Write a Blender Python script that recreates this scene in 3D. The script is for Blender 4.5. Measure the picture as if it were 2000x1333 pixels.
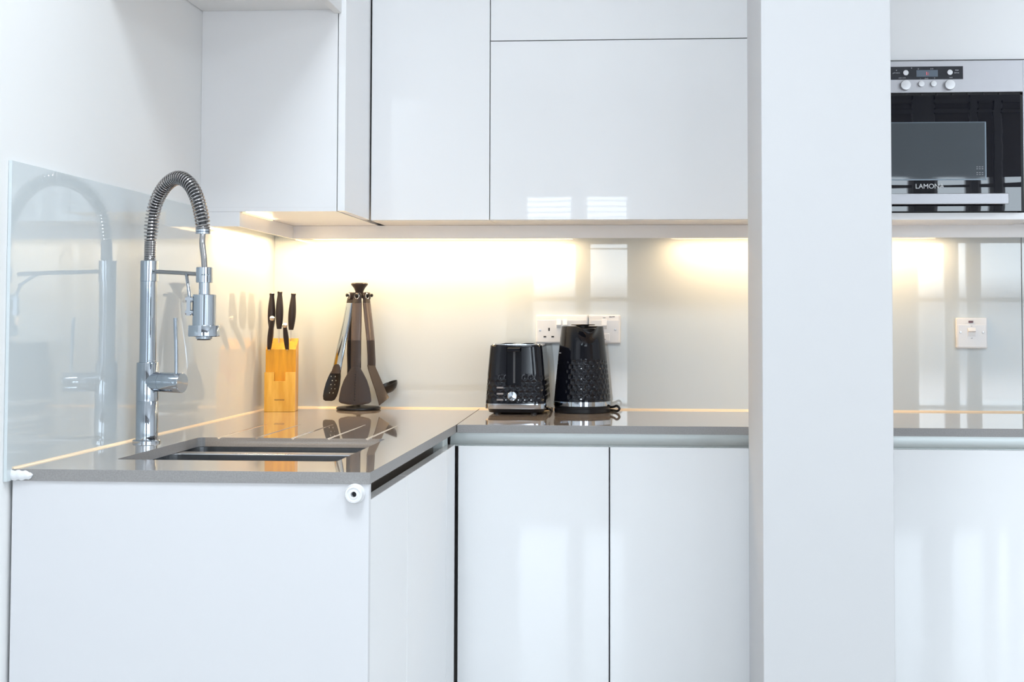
import bpy, bmesh, math, random
from mathutils import Vector, Matrix
random.seed(7)
PI = math.pi
for o in list(bpy.data.objects):
    bpy.data.objects.remove(o)
SC = bpy.context.scene
COL = SC.collection

# ------------------------------------------------------------------ camera
H = 1.159
cam_d = bpy.data.cameras.new('camera')
cam = bpy.data.objects.new('camera', cam_d); COL.objects.link(cam); SC.camera = cam
YAW, PITCH, ROLL = 0.0715, 0.0412, 0.0022
F_ = Vector((-math.sin(YAW)*math.cos(PITCH), math.cos(YAW)*math.cos(PITCH), math.sin(PITCH)))
R0 = Vector((math.cos(YAW), math.sin(YAW), 0)); U0 = R0.cross(F_)
R_ = R0*math.cos(ROLL) + U0*math.sin(ROLL); U_ = -R0*math.sin(ROLL) + U0*math.cos(ROLL)
mw = Matrix.Identity(4)
for i in range(3):
    mw[i][0], mw[i][1], mw[i][2] = R_[i], U_[i], -F_[i]
mw.translation = (0, 0, H)
cam.matrix_world = mw
cam_d.sensor_width = 36; cam_d.sensor_fit = 'HORIZONTAL'
cam_d.lens = 2777.47/2000*36
cam_d.shift_x = (1000-1063.41)/2000
cam_d.shift_y = (509.6-666.5)/2000
cam_d.clip_start = .05

# ------------------------------------------------------------------ world: overcast daylight outside the windows
world = bpy.data.worlds.new('world'); SC.world = world; world.use_nodes = True
nt = world.node_tree; nt.nodes.clear()
wo = nt.nodes.new('ShaderNodeOutputWorld'); bg = nt.nodes.new('ShaderNodeBackground')
tc = nt.nodes.new('ShaderNodeTexCoord'); sp = nt.nodes.new('ShaderNodeSeparateXYZ')
cr = nt.nodes.new('ShaderNodeValToRGB')
nt.links.new(tc.outputs['Generated'], sp.inputs[0])
mp = nt.nodes.new('ShaderNodeMapRange'); mp.inputs['From Min'].default_value = -1; mp.inputs['From Max'].default_value = 1
nt.links.new(sp.outputs['Z'], mp.inputs['Value'])
nt.links.new(mp.outputs[0], cr.inputs[0])
e = cr.color_ramp.elements
e[0].position = 0.0; e[0].color = (.50, .54, .60, 1)
e[1].position = 1.0; e[1].color = (.76, .88, 1.0, 1)
a = e.new(.475); a.color = (.62, .66, .72, 1)
a = e.new(.485); a.color = (.20, .23, .26, 1)
a = e.new(.508); a.color = (.24, .27, .31, 1)
a = e.new(.515); a.color = (.78, .90, 1.0, 1)
nt.links.new(cr.outputs[0], bg.inputs[0]); nt.links.new(bg.outputs[0], wo.inputs[0])
bg.inputs[1].default_value = 12.5
SC.view_settings.view_transform = 'Standard'; SC.view_settings.look = 'None'
SC.view_settings.gamma = 1; SC.view_settings.use_curve_mapping = False
SC.view_settings.exposure = -0.60

# windows: (wall, a0, a1, z0, z1) openings in the rear and right walls
YR, XR, XL, YB, ZC = -3.0, 4.2, -1.0875, 4.10, 2.85
REAR = [(-.92, -.53, .30, 2.10), (-.47, -.12, .30, 2.10), (1.40, 1.93, .30, 2.75), (2.08, 2.34, .30, 2.75), (2.39, 2.51, .30, 2.75), (2.56, 3.02, .30, 2.75), (3.10, 3.90, .30, 2.75)]
RIGHT = [(-2.6, -1.4, .9, 2.3)]  # unseen side window added to bring in more daylight
def area(name, loc, rot, sx, sy, power, color, portal=False):
    l = bpy.data.lights.new(name, 'AREA'); l.shape = 'RECTANGLE'; l.size = sx; l.size_y = sy
    l.energy = power; l.color = color
    if portal: l.cycles.is_portal = True
    o = bpy.data.objects.new(name, l); COL.objects.link(o); o.location = loc; o.rotation_euler = rot
    return o
for i, (x0, x1, z0, z1) in enumerate(REAR):
    area('window_portal', ((x0+x1)/2, YR-.09, (z0+z1)/2), (PI/2, 0, 0), x1-x0, z1-z0, 1, (1, 1, 1), True)
for i, (y0, y1, z0, z1) in enumerate(RIGHT):
    area('window_portal', (XR+.09, (y0+y1)/2, (z0+z1)/2), (PI/2, 0, PI/2), y1-y0, z1-z0, 1, (1, 1, 1), True)

# ------------------------------------------------------------------ materials
def mat(name, col, rough=.4, metal=0., ior=1.5, coat=0., bump=None, noise=None, emit=None, strength=1, trans=0, spec=None):
    m = bpy.data.materials.new(name); m.use_nodes = True
    n = m.node_tree; b = n.nodes['Principled BSDF']
    b.inputs['Base Color'].default_value = (*col, 1)
    b.inputs['Roughness'].default_value = rough; b.inputs['Metallic'].default_value = metal
    b.inputs['IOR'].default_value = ior; b.inputs['Coat Weight'].default_value = coat
    b.inputs['Coat Roughness'].default_value = .02
    b.inputs['Transmission Weight'].default_value = trans
    if spec is not None: b.inputs['Specular IOR Level'].default_value = spec
    if emit:
        b.inputs['Emission Color'].default_value = (*emit, 1); b.inputs['Emission Strength'].default_value = strength
    t = n.nodes.new('ShaderNodeTexCoord')
    if noise:   # (scale, other colour, stretch)
        sc_, c2, st = noise
        mpn = n.nodes.new('ShaderNodeMapping'); mpn.inputs['Scale'].default_value = st
        nz = n.nodes.new('ShaderNodeTexNoise'); nz.inputs['Scale'].default_value = sc_; nz.inputs['Detail'].default_value = 4
        mx = n.nodes.new('ShaderNodeMix'); mx.data_type = 'RGBA'
        mx.inputs['A'].default_value = (*col, 1); mx.inputs['B'].default_value = (*c2, 1)
        rp = n.nodes.new('ShaderNodeValToRGB'); rp.color_ramp.elements[0].position = .35; rp.color_ramp.elements[1].position = .65
        n.links.new(t.outputs['Object'], mpn.inputs[0]); n.links.new(mpn.outputs[0], nz.inputs['Vector'])
        n.links.new(nz.outputs['Fac'], rp.inputs[0]); n.links.new(rp.outputs[0], mx.inputs['Factor'])
        n.links.new(mx.outputs['Result'], b.inputs['Base Color'])
    if bump:    # (scale, strength, distance, stretch)
        mpn = n.nodes.new('ShaderNodeMapping'); mpn.inputs['Scale'].default_value = bump[3]
        nz = n.nodes.new('ShaderNodeTexNoise'); nz.inputs['Scale'].default_value = bump[0]; nz.inputs['Detail'].default_value = 2
        bp = n.nodes.new('ShaderNodeBump'); bp.inputs['Strength'].default_value = bump[1]; bp.inputs['Distance'].default_value = bump[2]
        n.links.new(t.outputs['Object'], mpn.inputs[0]); n.links.new(mpn.outputs[0], nz.inputs['Vector'])
        n.links.new(nz.outputs['Fac'], bp.inputs['Height']); n.links.new(bp.outputs[0], b.inputs['Normal'])
    return m
S1 = (1, 1, 1)
M = {}
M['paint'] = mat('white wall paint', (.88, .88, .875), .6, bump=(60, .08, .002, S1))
M['pier'] = mat('darkened wall paint of pier', (.64, .64, .65), .6, bump=(60, .08, .002, S1))  # same wall paint, darkened to offset the strong light on the pier
M['end'] = mat('white end panel', (.72, .72, .74), .25)  # panel white lowered in colour to offset the strong light in front
M['rear_shade_paint'] = mat('backlit shade rear wall paint', (.34, .33, .33), .6)  # grey puts the backlit shade of the rear wall into its colour
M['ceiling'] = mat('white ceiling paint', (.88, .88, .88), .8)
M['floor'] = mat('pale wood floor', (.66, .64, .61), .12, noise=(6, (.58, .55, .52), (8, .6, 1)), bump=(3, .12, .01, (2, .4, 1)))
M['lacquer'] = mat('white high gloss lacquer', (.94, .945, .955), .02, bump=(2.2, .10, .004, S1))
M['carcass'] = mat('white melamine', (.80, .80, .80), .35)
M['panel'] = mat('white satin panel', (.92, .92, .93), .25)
M['quartz'] = mat('taupe quartz worktop', (.43, .35, .29), .03, ior=1.8, coat=.6, noise=(420, (.49, .41, .345), S1))  # base warmed so the colour carries the led glow mirrored in the top
M['quartz_edge'] = mat('shade darkened honed quartz edge', (.27, .26, .255), .45, noise=(420, (.32, .31, .305), S1))  # same quartz, with the edge's dimmer light put into its colour; matt
M['glass'] = mat('white back painted glass', (.65, .705, .725), .012, ior=1.6)
M['channel'] = mat('white aluminium channel', (.93, 1.0, 1.0), .35, metal=.3)
M['shade_channel'] = mat('recess shade metal channel', (.22, .20, .18), .3, metal=.5)  # recess shade and dark reflection put into the metal's colour
M['steel'] = mat('brushed stainless steel', (.62, .62, .63), .28, metal=1, bump=(90, .15, .0005, (1, 1, 30)))
M['sink_steel'] = mat('satin stainless steel', (.60, .62, .65), .2, metal=1)
M['chrome'] = mat('polished chrome', (.50, .55, .61), .05, metal=1)
M['spring'] = mat('dull chrome spring wire', (.46, .45, .45), .18, metal=1)
M['hose'] = mat('grey rubber hose', (.07, .07, .075), .35)
M['bamboo'] = mat('yellow bamboo wood', (.76, .37, .014), .35, noise=(9, (.60, .28, .008), (9, 9, 1)))
M['bamboo_front'] = mat('pale bamboo front', (.82, .48, .075), .3, noise=(10, (.66, .33, .025), (7, 7, 1)))
M['ink'] = mat('dark brown print', (.10, .05, .02), .5)
M['handle_black'] = mat('soft black plastic', (.026, .020, .022), .36, spec=.3)
M['black'] = mat('matt black plastic', (.014, .014, .016), .3, spec=.3)
M['gloss_black'] = mat('gloss black plastic', (.006, .007, .012), .05, ior=1.42)
M['cap'] = mat('steel end cap', (.75, .62, .48), .22, metal=1)
M['nylon'] = mat('dark nylon', (.046, .036, .034), .32, spec=.3)
M['smoke'] = mat('smoky grey handle', (.115, .088, .078), .22)
M['grey_button'] = mat('grey satin button', (.28, .26, .26), .3)
M['white_plastic'] = mat('white moulded plastic', (.84, .84, .85), .22)
M['ring'] = mat('pale steel ring', (.85, .82, .78), .25, metal=1)
M['sealant'] = mat('white sealant', (.85, .86, .88), .4, bump=(80, .5, .003, S1))
M['bead'] = mat('clear silicone bead', (.78, .64, .48), .25)
M['mwglass'] = mat('black oven glass', (.004, .005, .010), .012, ior=1.62, bump=(1.6, .25, .004, (.3, 1, 6)))
M['mwpanel'] = mat('black control panel', (.02, .022, .03), .2)
M['display'] = mat('grey display', (.14, .18, .23), .2)
M['red'] = mat('red display digit', (.8, .1, .1), .5, emit=(1, .12, .12), strength=.8)
M['neon'] = mat('dark red neon lens', (.10, .004, .012), .2)
M['print_grey'] = mat('grey print', (.55, .57, .62), .5)
M['print_dark'] = mat('dark print', (.12, .10, .10), .5)
M['window_mesh'] = mat('dotted oven window', (.085, .10, .115), .05, ior=1.6, bump=(1.6, .25, .004, (.3, 1, 6)))
M['window_edge'] = mat('pale blue window border', (.22, .28, .34), .15)
M['dark'] = mat('dark void', (.01, .01, .012), .6)
M['fascia'] = mat('brushed steel fascia', (.42, .42, .44), .35, metal=1, bump=(90, .15, .0005, (1, 1, 30)))
M['led'] = mat('warm led tape', (1, .9, .7), .5, emit=(1.0, .70, .36), strength=14)
M['led_dim'] = mat('dim warm led tape', (1, .9, .7), .5, emit=(1.0, .74, .42), strength=1.3)
M['logo'] = mat('pale logo print', (.85, .86, .88), .5)
M['fill_glow'] = mat('cool white fill light diffuser', (1, 1, 1), .5, emit=(.85, .93, 1.0), strength=6)  # glow of the added ceiling fill panels
M['blind'] = mat('grey brown venetian slat', (.30, .28, .27), .4)
M['frame'] = mat('white window frame', (.8, .8, .8), .35)

# ------------------------------------------------------------------ helpers
def bx(bm, x0, x1, y0, y1, z0, z1):
    v = [bm.verts.new(p) for p in [(x0,y0,z0),(x1,y0,z0),(x1,y1,z0),(x0,y1,z0),(x0,y0,z1),(x1,y0,z1),(x1,y1,z1),(x0,y1,z1)]]
    for f in [(0,3,2,1),(4,5,6,7),(0,1,5,4),(1,2,6,5),(2,3,7,6),(3,0,4,7)]:
        bm.faces.new([v[i] for i in f])
def box(*a):
    bm = bmesh.new(); bx(bm, *a); return bm
def rings(bm, rs, cap0=True, cap1=True, closed=True):
    vs = [[bm.verts.new(p) for p in r] for r in rs]
    n = len(vs[0])
    for a, b in zip(vs, vs[1:]):
        for i in range(n if closed else n-1):
            j = (i+1) % n
            bm.faces.new((a[i], a[j], b[j], b[i]))
    if cap0: bm.faces.new(vs[0][::-1])
    if cap1: bm.faces.new(vs[-1])
    return vs
def frame_of(d):
    d = d.normalized(); u = Vector((0, 0, 1)) if abs(d.z) < .9 else Vector((1, 0, 0))
    a = d.cross(u).normalized(); return a, d.cross(a).normalized()
def lathe(bm, prof, c, axis=(0, 0, 1), seg=40, cap0=True, cap1=True):
    """prof = [(r, h)] along axis from point c"""
    ax = Vector(axis).normalized(); a, b = frame_of(ax); c = Vector(c)
    rings(bm, [[c + ax*h + (a*math.cos(2*PI*k/seg) + b*math.sin(2*PI*k/seg))*max(r, 1e-5) for k in range(seg)] for r, h in prof], cap0, cap1)
def tube(bm, pts, rad, seg=12, cap=True):
    pts = [Vector(p) for p in pts]; n = len(pts)
    rad = rad if isinstance(rad, (list, tuple)) else [rad]*n
    t0 = (pts[1]-pts[0]).normalized(); a, b = frame_of(t0); rs = []
    for i, p in enumerate(pts):
        t = (pts[min(i+1, n-1)] - pts[max(i-1, 0)]).normalized()
        a = (a - t*a.dot(t)).normalized(); b = t.cross(a)
        rs.append([p + (a*math.cos(2*PI*k/seg) + b*math.sin(2*PI*k/seg))*rad[i] for k in range(seg)])
    rings(bm, rs, cap, cap)
def prism(bm, poly, axis, d0, d1):
    """poly of 2-D points, extruded along axis ('x','y','z')"""
    def P(u, v, d): return {'x': (d, u, v), 'y': (u, d, v), 'z': (u, v, d)}[axis]
    rings(bm, [[P(u, v, d0) for u, v in poly], [P(u, v, d1) for u, v in poly]])
def rrect(x0, x1, y0, y1, r, n=6):
    out = []
    for cx, cy, a0 in [(x1-r, y1-r, 0), (x0+r, y1-r, 90), (x0+r, y0+r, 180), (x1-r, y0+r, 270)]:
        for k in range(n+1):
            a = math.radians(a0 + 90*k/n); out.append((cx + r*math.cos(a), cy + r*math.sin(a)))
    return out
def smoothpath(pts, n=8):
    P = [Vector(p) for p in pts]; out = []
    for i in range(len(P)-1):
        p0, p1, p2, p3 = P[max(i-1, 0)], P[i], P[i+1], P[min(i+2, len(P)-1)]
        for k in range(n):
            t = k/n
            out.append(.5*((2*p1) + (-p0+p2)*t + (2*p0-5*p1+4*p2-p3)*t*t + (-p0+3*p1-3*p2+p3)*t**3))
    out.append(P[-1]); return out
WL = {}
def thing(name, label, cat, loc=(0, 0, 0), group=None):
    o = bpy.data.objects.new(name, None); COL.objects.link(o); o.location = loc; o.empty_display_size = .05
    o['label'] = label; o['category'] = cat
    if group: o['group'] = group
    WL[o.name] = Vector(loc); return o
def obj(name, bm, m, parent=None, smooth=False, bevel=0, label=None, cat=None, group=None, kind=None, seg=2):
    bmesh.ops.recalc_face_normals(bm, faces=bm.faces)
    if parent is not None: off = WL[parent.name]
    else:
        xs = [v.co for v in bm.verts]
        off = Vector(((min(v.x for v in xs)+max(v.x for v in xs))/2, (min(v.y for v in xs)+max(v.y for v in xs))/2, min(v.z for v in xs)))
    for v in bm.verts: v.co -= off
    if smooth:
        for f in bm.faces: f.smooth = True
    me = bpy.data.meshes.new(name); bm.to_mesh(me); bm.free(); me.materials.append(m)
    if smooth:
        try: me.set_sharp_from_angle(angle=math.radians(38))
        except Exception: pass
    o = bpy.data.objects.new(name, me); COL.objects.link(o)
    WL[o.name] = off.copy()
    if parent is not None: o.parent = parent
    else: o.location = off
    if bevel:
        b = o.modifiers.new('bevel', 'BEVEL'); b.width = bevel; b.segments = seg; b.limit_method = 'ANGLE'; b.angle_limit = math.radians(40)
    if label: o['label'] = label
    if cat: o['category'] = cat
    if group: o['group'] = group
    if kind: o['kind'] = kind
    return o
def cut(o, *bms, op='DIFFERENCE'):
    """apply booleans to o's mesh; cutters are given in world space and removed again"""
    off = WL[o.name]
    for c in bms:
        bmesh.ops.recalc_face_normals(c, faces=c.faces)
        for v in c.verts: v.co -= off
        me = bpy.data.meshes.new('tmp'); c.to_mesh(me); c.free()
        t = bpy.data.objects.new('tmp', me); COL.objects.link(t)
        t.matrix_world = Matrix.Translation(off) if True else None
        t.location = off
        md = o.modifiers.new('cut', 'BOOLEAN'); md.operation = op; md.object = t; md.solver = 'EXACT'
        mods = [m_ for m_ in o.modifiers if m_ != md]
        vis = [(m_, m_.show_viewport) for m_ in mods]
        for m_ in mods: m_.show_viewport = False
        bpy.context.view_layer.update()
        dg = bpy.context.evaluated_depsgraph_get()
        new = bpy.data.meshes.new_from_object(o.evaluated_get(dg))
        o.modifiers.remove(md)
        for m_, s in vis: m_.show_viewport = s
        o.data = new
        bpy.data.objects.remove(t); bpy.data.meshes.remove(me)
def text_mesh(s, size, mtx, depth=.0003, align='LEFT'):
    cu = bpy.data.curves.new('t', 'FONT'); cu.body = s; cu.size = size; cu.extrude = depth; cu.align_x = align
    o = bpy.data.objects.new('t', cu); COL.objects.link(o)
    bpy.context.view_layer.update()
    me = bpy.data.meshes.new_from_object(o.evaluated_get(bpy.context.evaluated_depsgraph_get()))
    bm = bmesh.new(); bm.from_mesh(me); bpy.data.objects.remove(o); bpy.data.curves.remove(cu); bpy.data.meshes.remove(me)
    bm.transform(mtx); return bm
def facing(x, y, z):    # text plane facing the camera side (-y)
    return Matrix.Translation((x, y, z)) @ Matrix.Rotation(PI/2, 4, 'X')
def struct(name, bm, m, parent=None, bevel=0):
    return obj(name, bm, m, parent, bevel=bevel, kind=None if parent else 'structure')

# ------------------------------------------------------------------ the room
T = .2
struct('floor', box(XL-T, XR+T, YR-T, YB+T, -.1, 0), M['floor'])
struct('ceiling', box(XL-T, XR+T, YR-T, YB+T, ZC, ZC+.1), M['ceiling'])
struct('wall_left', box(XL-.0066-T, XL-.0066, YR, YB+.0066, 0, ZC), M['paint'])
struct('wall_back', box(XL-.0066-T, XR+T, YB+.0066, YB+.0066+T, 0, ZC), M['paint'])
def wall_with_holes(holes, a0, a1, mk):
    bm = bmesh.new()
    As = sorted({a0, a1, *[h[0] for h in holes], *[h[1] for h in holes]}); Zs = sorted({0, ZC, *[h[2] for h in holes], *[h[3] for h in holes]})
    for u, v in zip(As, As[1:]):
        for p, q in zip(Zs, Zs[1:]):
            c, d = (u+v)/2, (p+q)/2
            if any(h[0] < c < h[1] and h[2] < d < h[3] for h in holes): continue
            mk(bm, u, v, p, q)
    bmesh.ops.remove_doubles(bm, verts=bm.verts, dist=1e-5)
    return bm
struct('wall_rear', wall_with_holes(REAR, XL-T, XR+T, lambda b, u, v, p, q: bx(b, u, v, YR-.12, YR, p, q)), M['rear_shade_paint'])
struct('wall_right', wall_with_holes(RIGHT, YR, YB, lambda b, u, v, p, q: bx(b, XR, XR+.12, u, v, p, q)), M['paint'])
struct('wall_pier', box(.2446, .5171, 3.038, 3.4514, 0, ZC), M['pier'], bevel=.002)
def window(i, x0, x1, z0, z1, blind_z, closed):
    w = bpy.data.objects.new('window_%d' % i, None); COL.objects.link(w); w.location = ((x0+x1)/2, YR, z0); w['kind'] = 'structure'
    WL[w.name] = Vector(w.location)
    bm = bmesh.new(); t = .03
    bx(bm, x0, x1, YR-.09, YR-.04, z0, z0+t); bx(bm, x0, x1, YR-.09, YR-.04, z1-t, z1)
    bx(bm, x0, x0+t, YR-.09, YR-.04, z0, z1); bx(bm, x1-t, x1, YR-.09, YR-.04, z0, z1)
    if z1-z0 > 1.7: bx(bm, x0, x1, YR-.085, YR-.045, 1.30, 1.335)
    obj('window_frame', bm, M['frame'], w)
    bm = bmesh.new(); z = z1 - .02
    while z > blind_z:
        if closed: prism(bm, [(YR-.02, z), (YR-.018, z), (YR-.002, z-.043), (YR-.004, z-.043)], 'x', x0+.01, x1-.01)
        else: prism(bm, [(YR-.035, z), (YR-.035, z+.003), (YR-.003, z-.005), (YR-.003, z-.009)], 'x', x0+.01, x1-.01)
        z -= .04
    bx(bm, x0+.01, x1-.01, YR-.035, YR-.003, z1-.02, z1)
    obj('blind', bm, M['blind'], w)
for i, (x0, x1, z0, z1) in enumerate(REAR):
    window(i+1, x0, x1, z0, z1, 1.70 if i < 2 else 2.19, i >= 2)

# silicone beads along the worktop joints
bm = bmesh.new(); prism(bm, [(XL, .9), (XL+.0045, .9), (XL+.0025, .902), (XL, .9035)], 'y', 2.385, YB)
struct('trim_1', bm, M['bead'])
bm = bmesh.new(); prism(bm, [(YB, .9), (YB-.005, .9), (YB-.003, .9025), (YB, .904)], 'x', XL+.007, 1.9)
struct('trim_2', bm, M['bead'])

# splashbacks
obj('glass_splashback', box(XL-.006, XL, 2.3648, YB, .88, 1.4305), M['glass'], bevel=.0003,
    label='glossy pale glass splashback on the left wall reflecting the tap', cat='splashback', group='glass splashbacks')
obj('glass_splashback', box(XL, 1.056, YB, YB+.006, .88, 1.45), M['glass'], bevel=.0003,
    label='long pale glass splashback behind the toaster, kettle and wall sockets', cat='splashback', group='glass splashbacks')
obj('glass_splashback', box(1.0585, 2.4, YB, YB+.006, .88, 1.45), M['glass'], bevel=.0003,
    label='sliver of glass splashback past the joint right of the cooker switch', cat='splashback', group='glass splashbacks')

# ------------------------------------------------------------------ worktops
GX = [-.9281, -.8448, -.7650, -.6849, -.6010]
bm = bmesh.new()
prism(bm, [(XL, 2.3847), (-.465, 2.3847), (-.4655, 3.4814), (-.4815, YB), (XL, YB)], 'z', .8803, .90)
wt = obj('worktop', bm, M['quartz'], label='taupe stone worktop on the left with the sink cut into it', cat='worktop', group='stone worktops')
c1 = bmesh.new(); prism(c1, rrect(-.973, -.561, 2.561, 3.052, .014, 4), 'z', .87, .91)
cutters = [c1]
for gx in GX:
    c = bmesh.new()
    rings(c, [[(gx-.0062, yy, .9015), (gx+.0062, yy, .9015), (gx+.0010, yy, zz), (gx-.0010, yy, zz)] for yy, zz in ((3.03, .8968), (3.44, .8994), (3.46, .9005))])
    cutters.append(c)
cut(wt, *cutters)
b = wt.modifiers.new('bevel', 'BEVEL'); b.width = .0009; b.segments = 2; b.limit_method = 'ANGLE'; b.angle_limit = math.radians(40)
bm = bmesh.new(); prism(bm, [(-.4637, 3.4814), (2.2, 3.4814), (2.2, YB), (-.4797, YB)], 'z', .8803, .90)
wb = obj('worktop', bm, M['quartz'], bevel=.0009, label='taupe stone worktop along the back wall under the toaster and kettle', cat='worktop', group='stone worktops')
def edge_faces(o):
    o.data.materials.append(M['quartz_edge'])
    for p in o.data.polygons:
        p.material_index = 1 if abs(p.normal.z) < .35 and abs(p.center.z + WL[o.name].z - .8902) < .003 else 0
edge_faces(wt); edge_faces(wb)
# white sealant smear on the front corner of the worktop
bm = bmesh.new(); rs = []
random.seed(3)
for i in range(13):
    t = i/12; x = XL-.004 + t*.042; zc = .8895 + .001*math.sin(i*1.7); h = .0085*math.sqrt(max(0, 1-t**4))+.0004; d = .0035+.002*abs(math.sin(i*2.3))
    rs.append([(x + .004*math.cos(a)*0, 2.3847 - .001 - d*max(0, math.cos(a))*(.6+.4*random.random()), zc + h*math.sin(a)) for a in [k*2*PI/10 for k in range(10)]])
rings(bm, rs)
obj('sealant_smear', bm, M['sealant'], smooth=True, label='lumpy white sealant smeared over the front left worktop corner', cat='sealant')

# ------------------------------------------------------------------ sink
sk = thing('kitchen_sink', 'stainless steel two-bowl sink set under the taupe worktop', 'sink', (-.767, 2.8, .70))
basin = obj('basin', box(-1.005, -.535, 2.53, 3.09, .69, .8795), M['sink_steel'], sk)
c1 = bmesh.new(); prism(c1, rrect(-.992, -.548, 2.548, 2.900, .03, 6), 'z', .70, .89)
c2 = bmesh.new(); prism(c2, rrect(-.992, -.548, 2.945, 3.076, .03, 6), 'z', .76, .89)
cut(basin, c1, c2)
b = basin.modifiers.new('bevel', 'BEVEL'); b.width = .0022; b.segments = 3; b.limit_method = 'ANGLE'; b.angle_limit = math.radians(40)
for yy, zz in ((2.717, .70), (2.997, .76)):
    bm = bmesh.new(); lathe(bm, [(.040, .0003), (.040, .003), (.030, .004), (.012, .002)], (-.77, yy, zz))
    obj('drain', bm, M['chrome'], sk, smooth=True)

# ------------------------------------------------------------------ lower cabinets
def carcass(bm, x0, x1, y0, y1, z0, z1, front, t=.018):
    """open box of panels; front = 'x' (faces +x) or 'y' (faces -y)"""
    bx(bm, x0, x1, y0, y1, z0, z0+t)
    if front == 'y':
        bx(bm, x0, x0+t, y0, y1, z0+t, z1); bx(bm, x1-t, x1, y0, y1, z0+t, z1); bx(bm, x0+t, x1-t, y1-t, y1, z0+t, z1)
    else:
        bx(bm, x0, x1, y0, y0+t, z0+t, z1); bx(bm, x0, x1, y1-t, y1, z0+t, z1); bx(bm, x0, x0+t, y0+t, y1-t, z0+t, z1)
    return bm
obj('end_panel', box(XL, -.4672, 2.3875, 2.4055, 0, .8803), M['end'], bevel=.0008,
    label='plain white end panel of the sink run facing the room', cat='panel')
def base_left(y0, y1, label):
    t = thing('base_cabinet', label, 'cabinet', (-.76, (y0+y1)/2, 0), 'base cabinets')
    ztop = .66
    obj('body', carcass(bmesh.new(), XL+.003, -.53, y0+.001, y1-.001, .1, ztop, 'x'), M['carcass'], t)
    obj('door', box(-.4884, -.4684, y0+.0012, y1-.0012, .12, .8510), M['lacquer'], t, bevel=.0008)
    bm = bmesh.new(); y2 = y1 if y1 < 3 else 3.413
    bx(bm, -.526, -.512, y0, y2, .80, .8803); bx(bm, -.512, -.490, y0, y2, .80, .806)
    obj('handle_channel', bm, M['shade_channel'], t)
    obj('plinth', box(-.56, -.542, y0, y1, 0, .1), M['carcass'], t)
base_left(2.4065, 2.79, 'white glossy base cabinet nearest the white end panel')
base_left(2.79, 3.335, 'white glossy base cabinet beside the inner corner, facing right')
t = thing('corner_cabinet', 'narrow white glossy filler cabinet closing the inner corner below the worktops', 'cabinet', (-.5, 3.4, 0), 'base cabinets')
obj('filler_panel', box(-.4884, -.4684, 3.3362, 3.480, .12, .8510), M['lacquer'], t, bevel=.0008)
bm = bmesh.new(); bx(bm, -.52, -.4895, 3.415, 3.50, .70, .8803)
obj('channel_block', bm, M['channel'], t)
def base_back(x0, x1, label, hx0=None):
    t = thing('base_cabinet', label, 'cabinet', ((x0+x1)/2, 3.8, 0), 'base cabinets')
    obj('body', carcass(bmesh.new(), x0+.001, x1-.001, 3.5335, YB, .1, .842, 'y'), M['carcass'], t)
    obj('door', box(x0+.0017, x1-.0017, 3.5114, 3.5314, .12, .8455), M['lacquer'], t, bevel=.0008)
    bm = bmesh.new(); prism(bm, [(3.545, .8803), (3.545, .858), (3.541, .850), (3.5325, .8462), (3.5325, .843), (3.56, .843), (3.56, .8803)], 'x', hx0 if hx0 else x0, x1)
    obj('handle_channel', bm, M['channel'], t, smooth=True)
    obj('plinth', box(x0, x1, 3.57, 3.588, 0, .1), M['carcass'], t)
base_back(-.4660, -.0905, 'narrow white glossy base cabinet below the toaster', hx0=-.4885)
base_back(-.0905, .5095, 'white glossy base cabinet below the kettle, left of the pier')
base_back(.5095, 1.1095, 'white glossy base cabinet right of the pier below the cooker switch')
# round bumper
t = thing('wall_bumper', 'small round white bumper with a dark hole on the end panel corner', 'bumper', (-.4872, 2.3875, .866))
bm = bmesh.new(); lathe(bm, [(.0172, 0), (.0172, .003), (.0158, .005), (.0154, .0110), (.0142, .0150), (.0115, .0156), (.0108, .0142), (.0078, .0142), (.0072, .0152), (.0050, .0152), (.0042, .006)], (-.4905, 2.3873, .8640), (0, -1, 0), 40)
obj('cap', bm, M['white_plastic'], t, smooth=True)
bm = bmesh.new(); lathe(bm, [(.0042, .0062), (.0041, .0066)], (-.4905, 2.3873, .8640), (0, -1, 0), 24)
obj('screw_hole', bm, M['dark'], t)

# ------------------------------------------------------------------ wall cabinets
ZU, ZT = 1.4215, 2.42
t = thing('wall_cabinet', 'white glossy wall cabinet on the left wall above the sink', 'cabinet', (-.9, 3.5, ZU), 'wall cabinets')
obj('body', box(XL-.0062, -.7540, 3.418, YB-.001, 1.4315, ZT), M['panel'], t)
obj('base_board', box(XL, -.7540, 3.418, YB-.001, ZU, 1.4314), M['panel'], t)
obj('door', box(-.7520, -.7338, 3.4175, 3.7300, ZU+.001, ZT), M['lacquer'], t, bevel=.0008)
def wall_unit(x0, x1, doors, label, d=.002, body_z=ZU):
    t = thing('wall_cabinet', label, 'cabinet', ((x0+x1)/2, 3.9, ZU), 'wall cabinets')
    obj('body', box(x0+.0005, x1-.0005, 3.7525, YB-.001, body_z, ZT), M['carcass'], t)
    for z0, z1 in doors:
        obj('door', box(x0+d, x1-.0012, 3.731, 3.7500, z0, z1), M['lacquer'], t, bevel=.0008)
    return t
wall_unit(-.7333, -.4129, [(ZU, ZT)], 'tall narrow white glossy wall cabinet left of the wide pair', d=.0028)
wall_unit(-.4129, .352, [(ZU, 1.8965), (1.8990, ZT)], 'wide white glossy wall cabinet with two stacked doors above the kettle', d=.0012)
t = wall_unit(.354, .990, [(1.8345, ZT)], 'white wall cabinet housing the built-in microwave', body_z=1.84)
obj('bottom_board', box(.354, .990, 3.729, YB-.001, 1.4185, 1.4365), M['panel'], t, bevel=.0008)
obj('side_panel', box(.354, .3725, 3.733, YB-.001, 1.437, 1.839), M['steel'], t)
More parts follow.
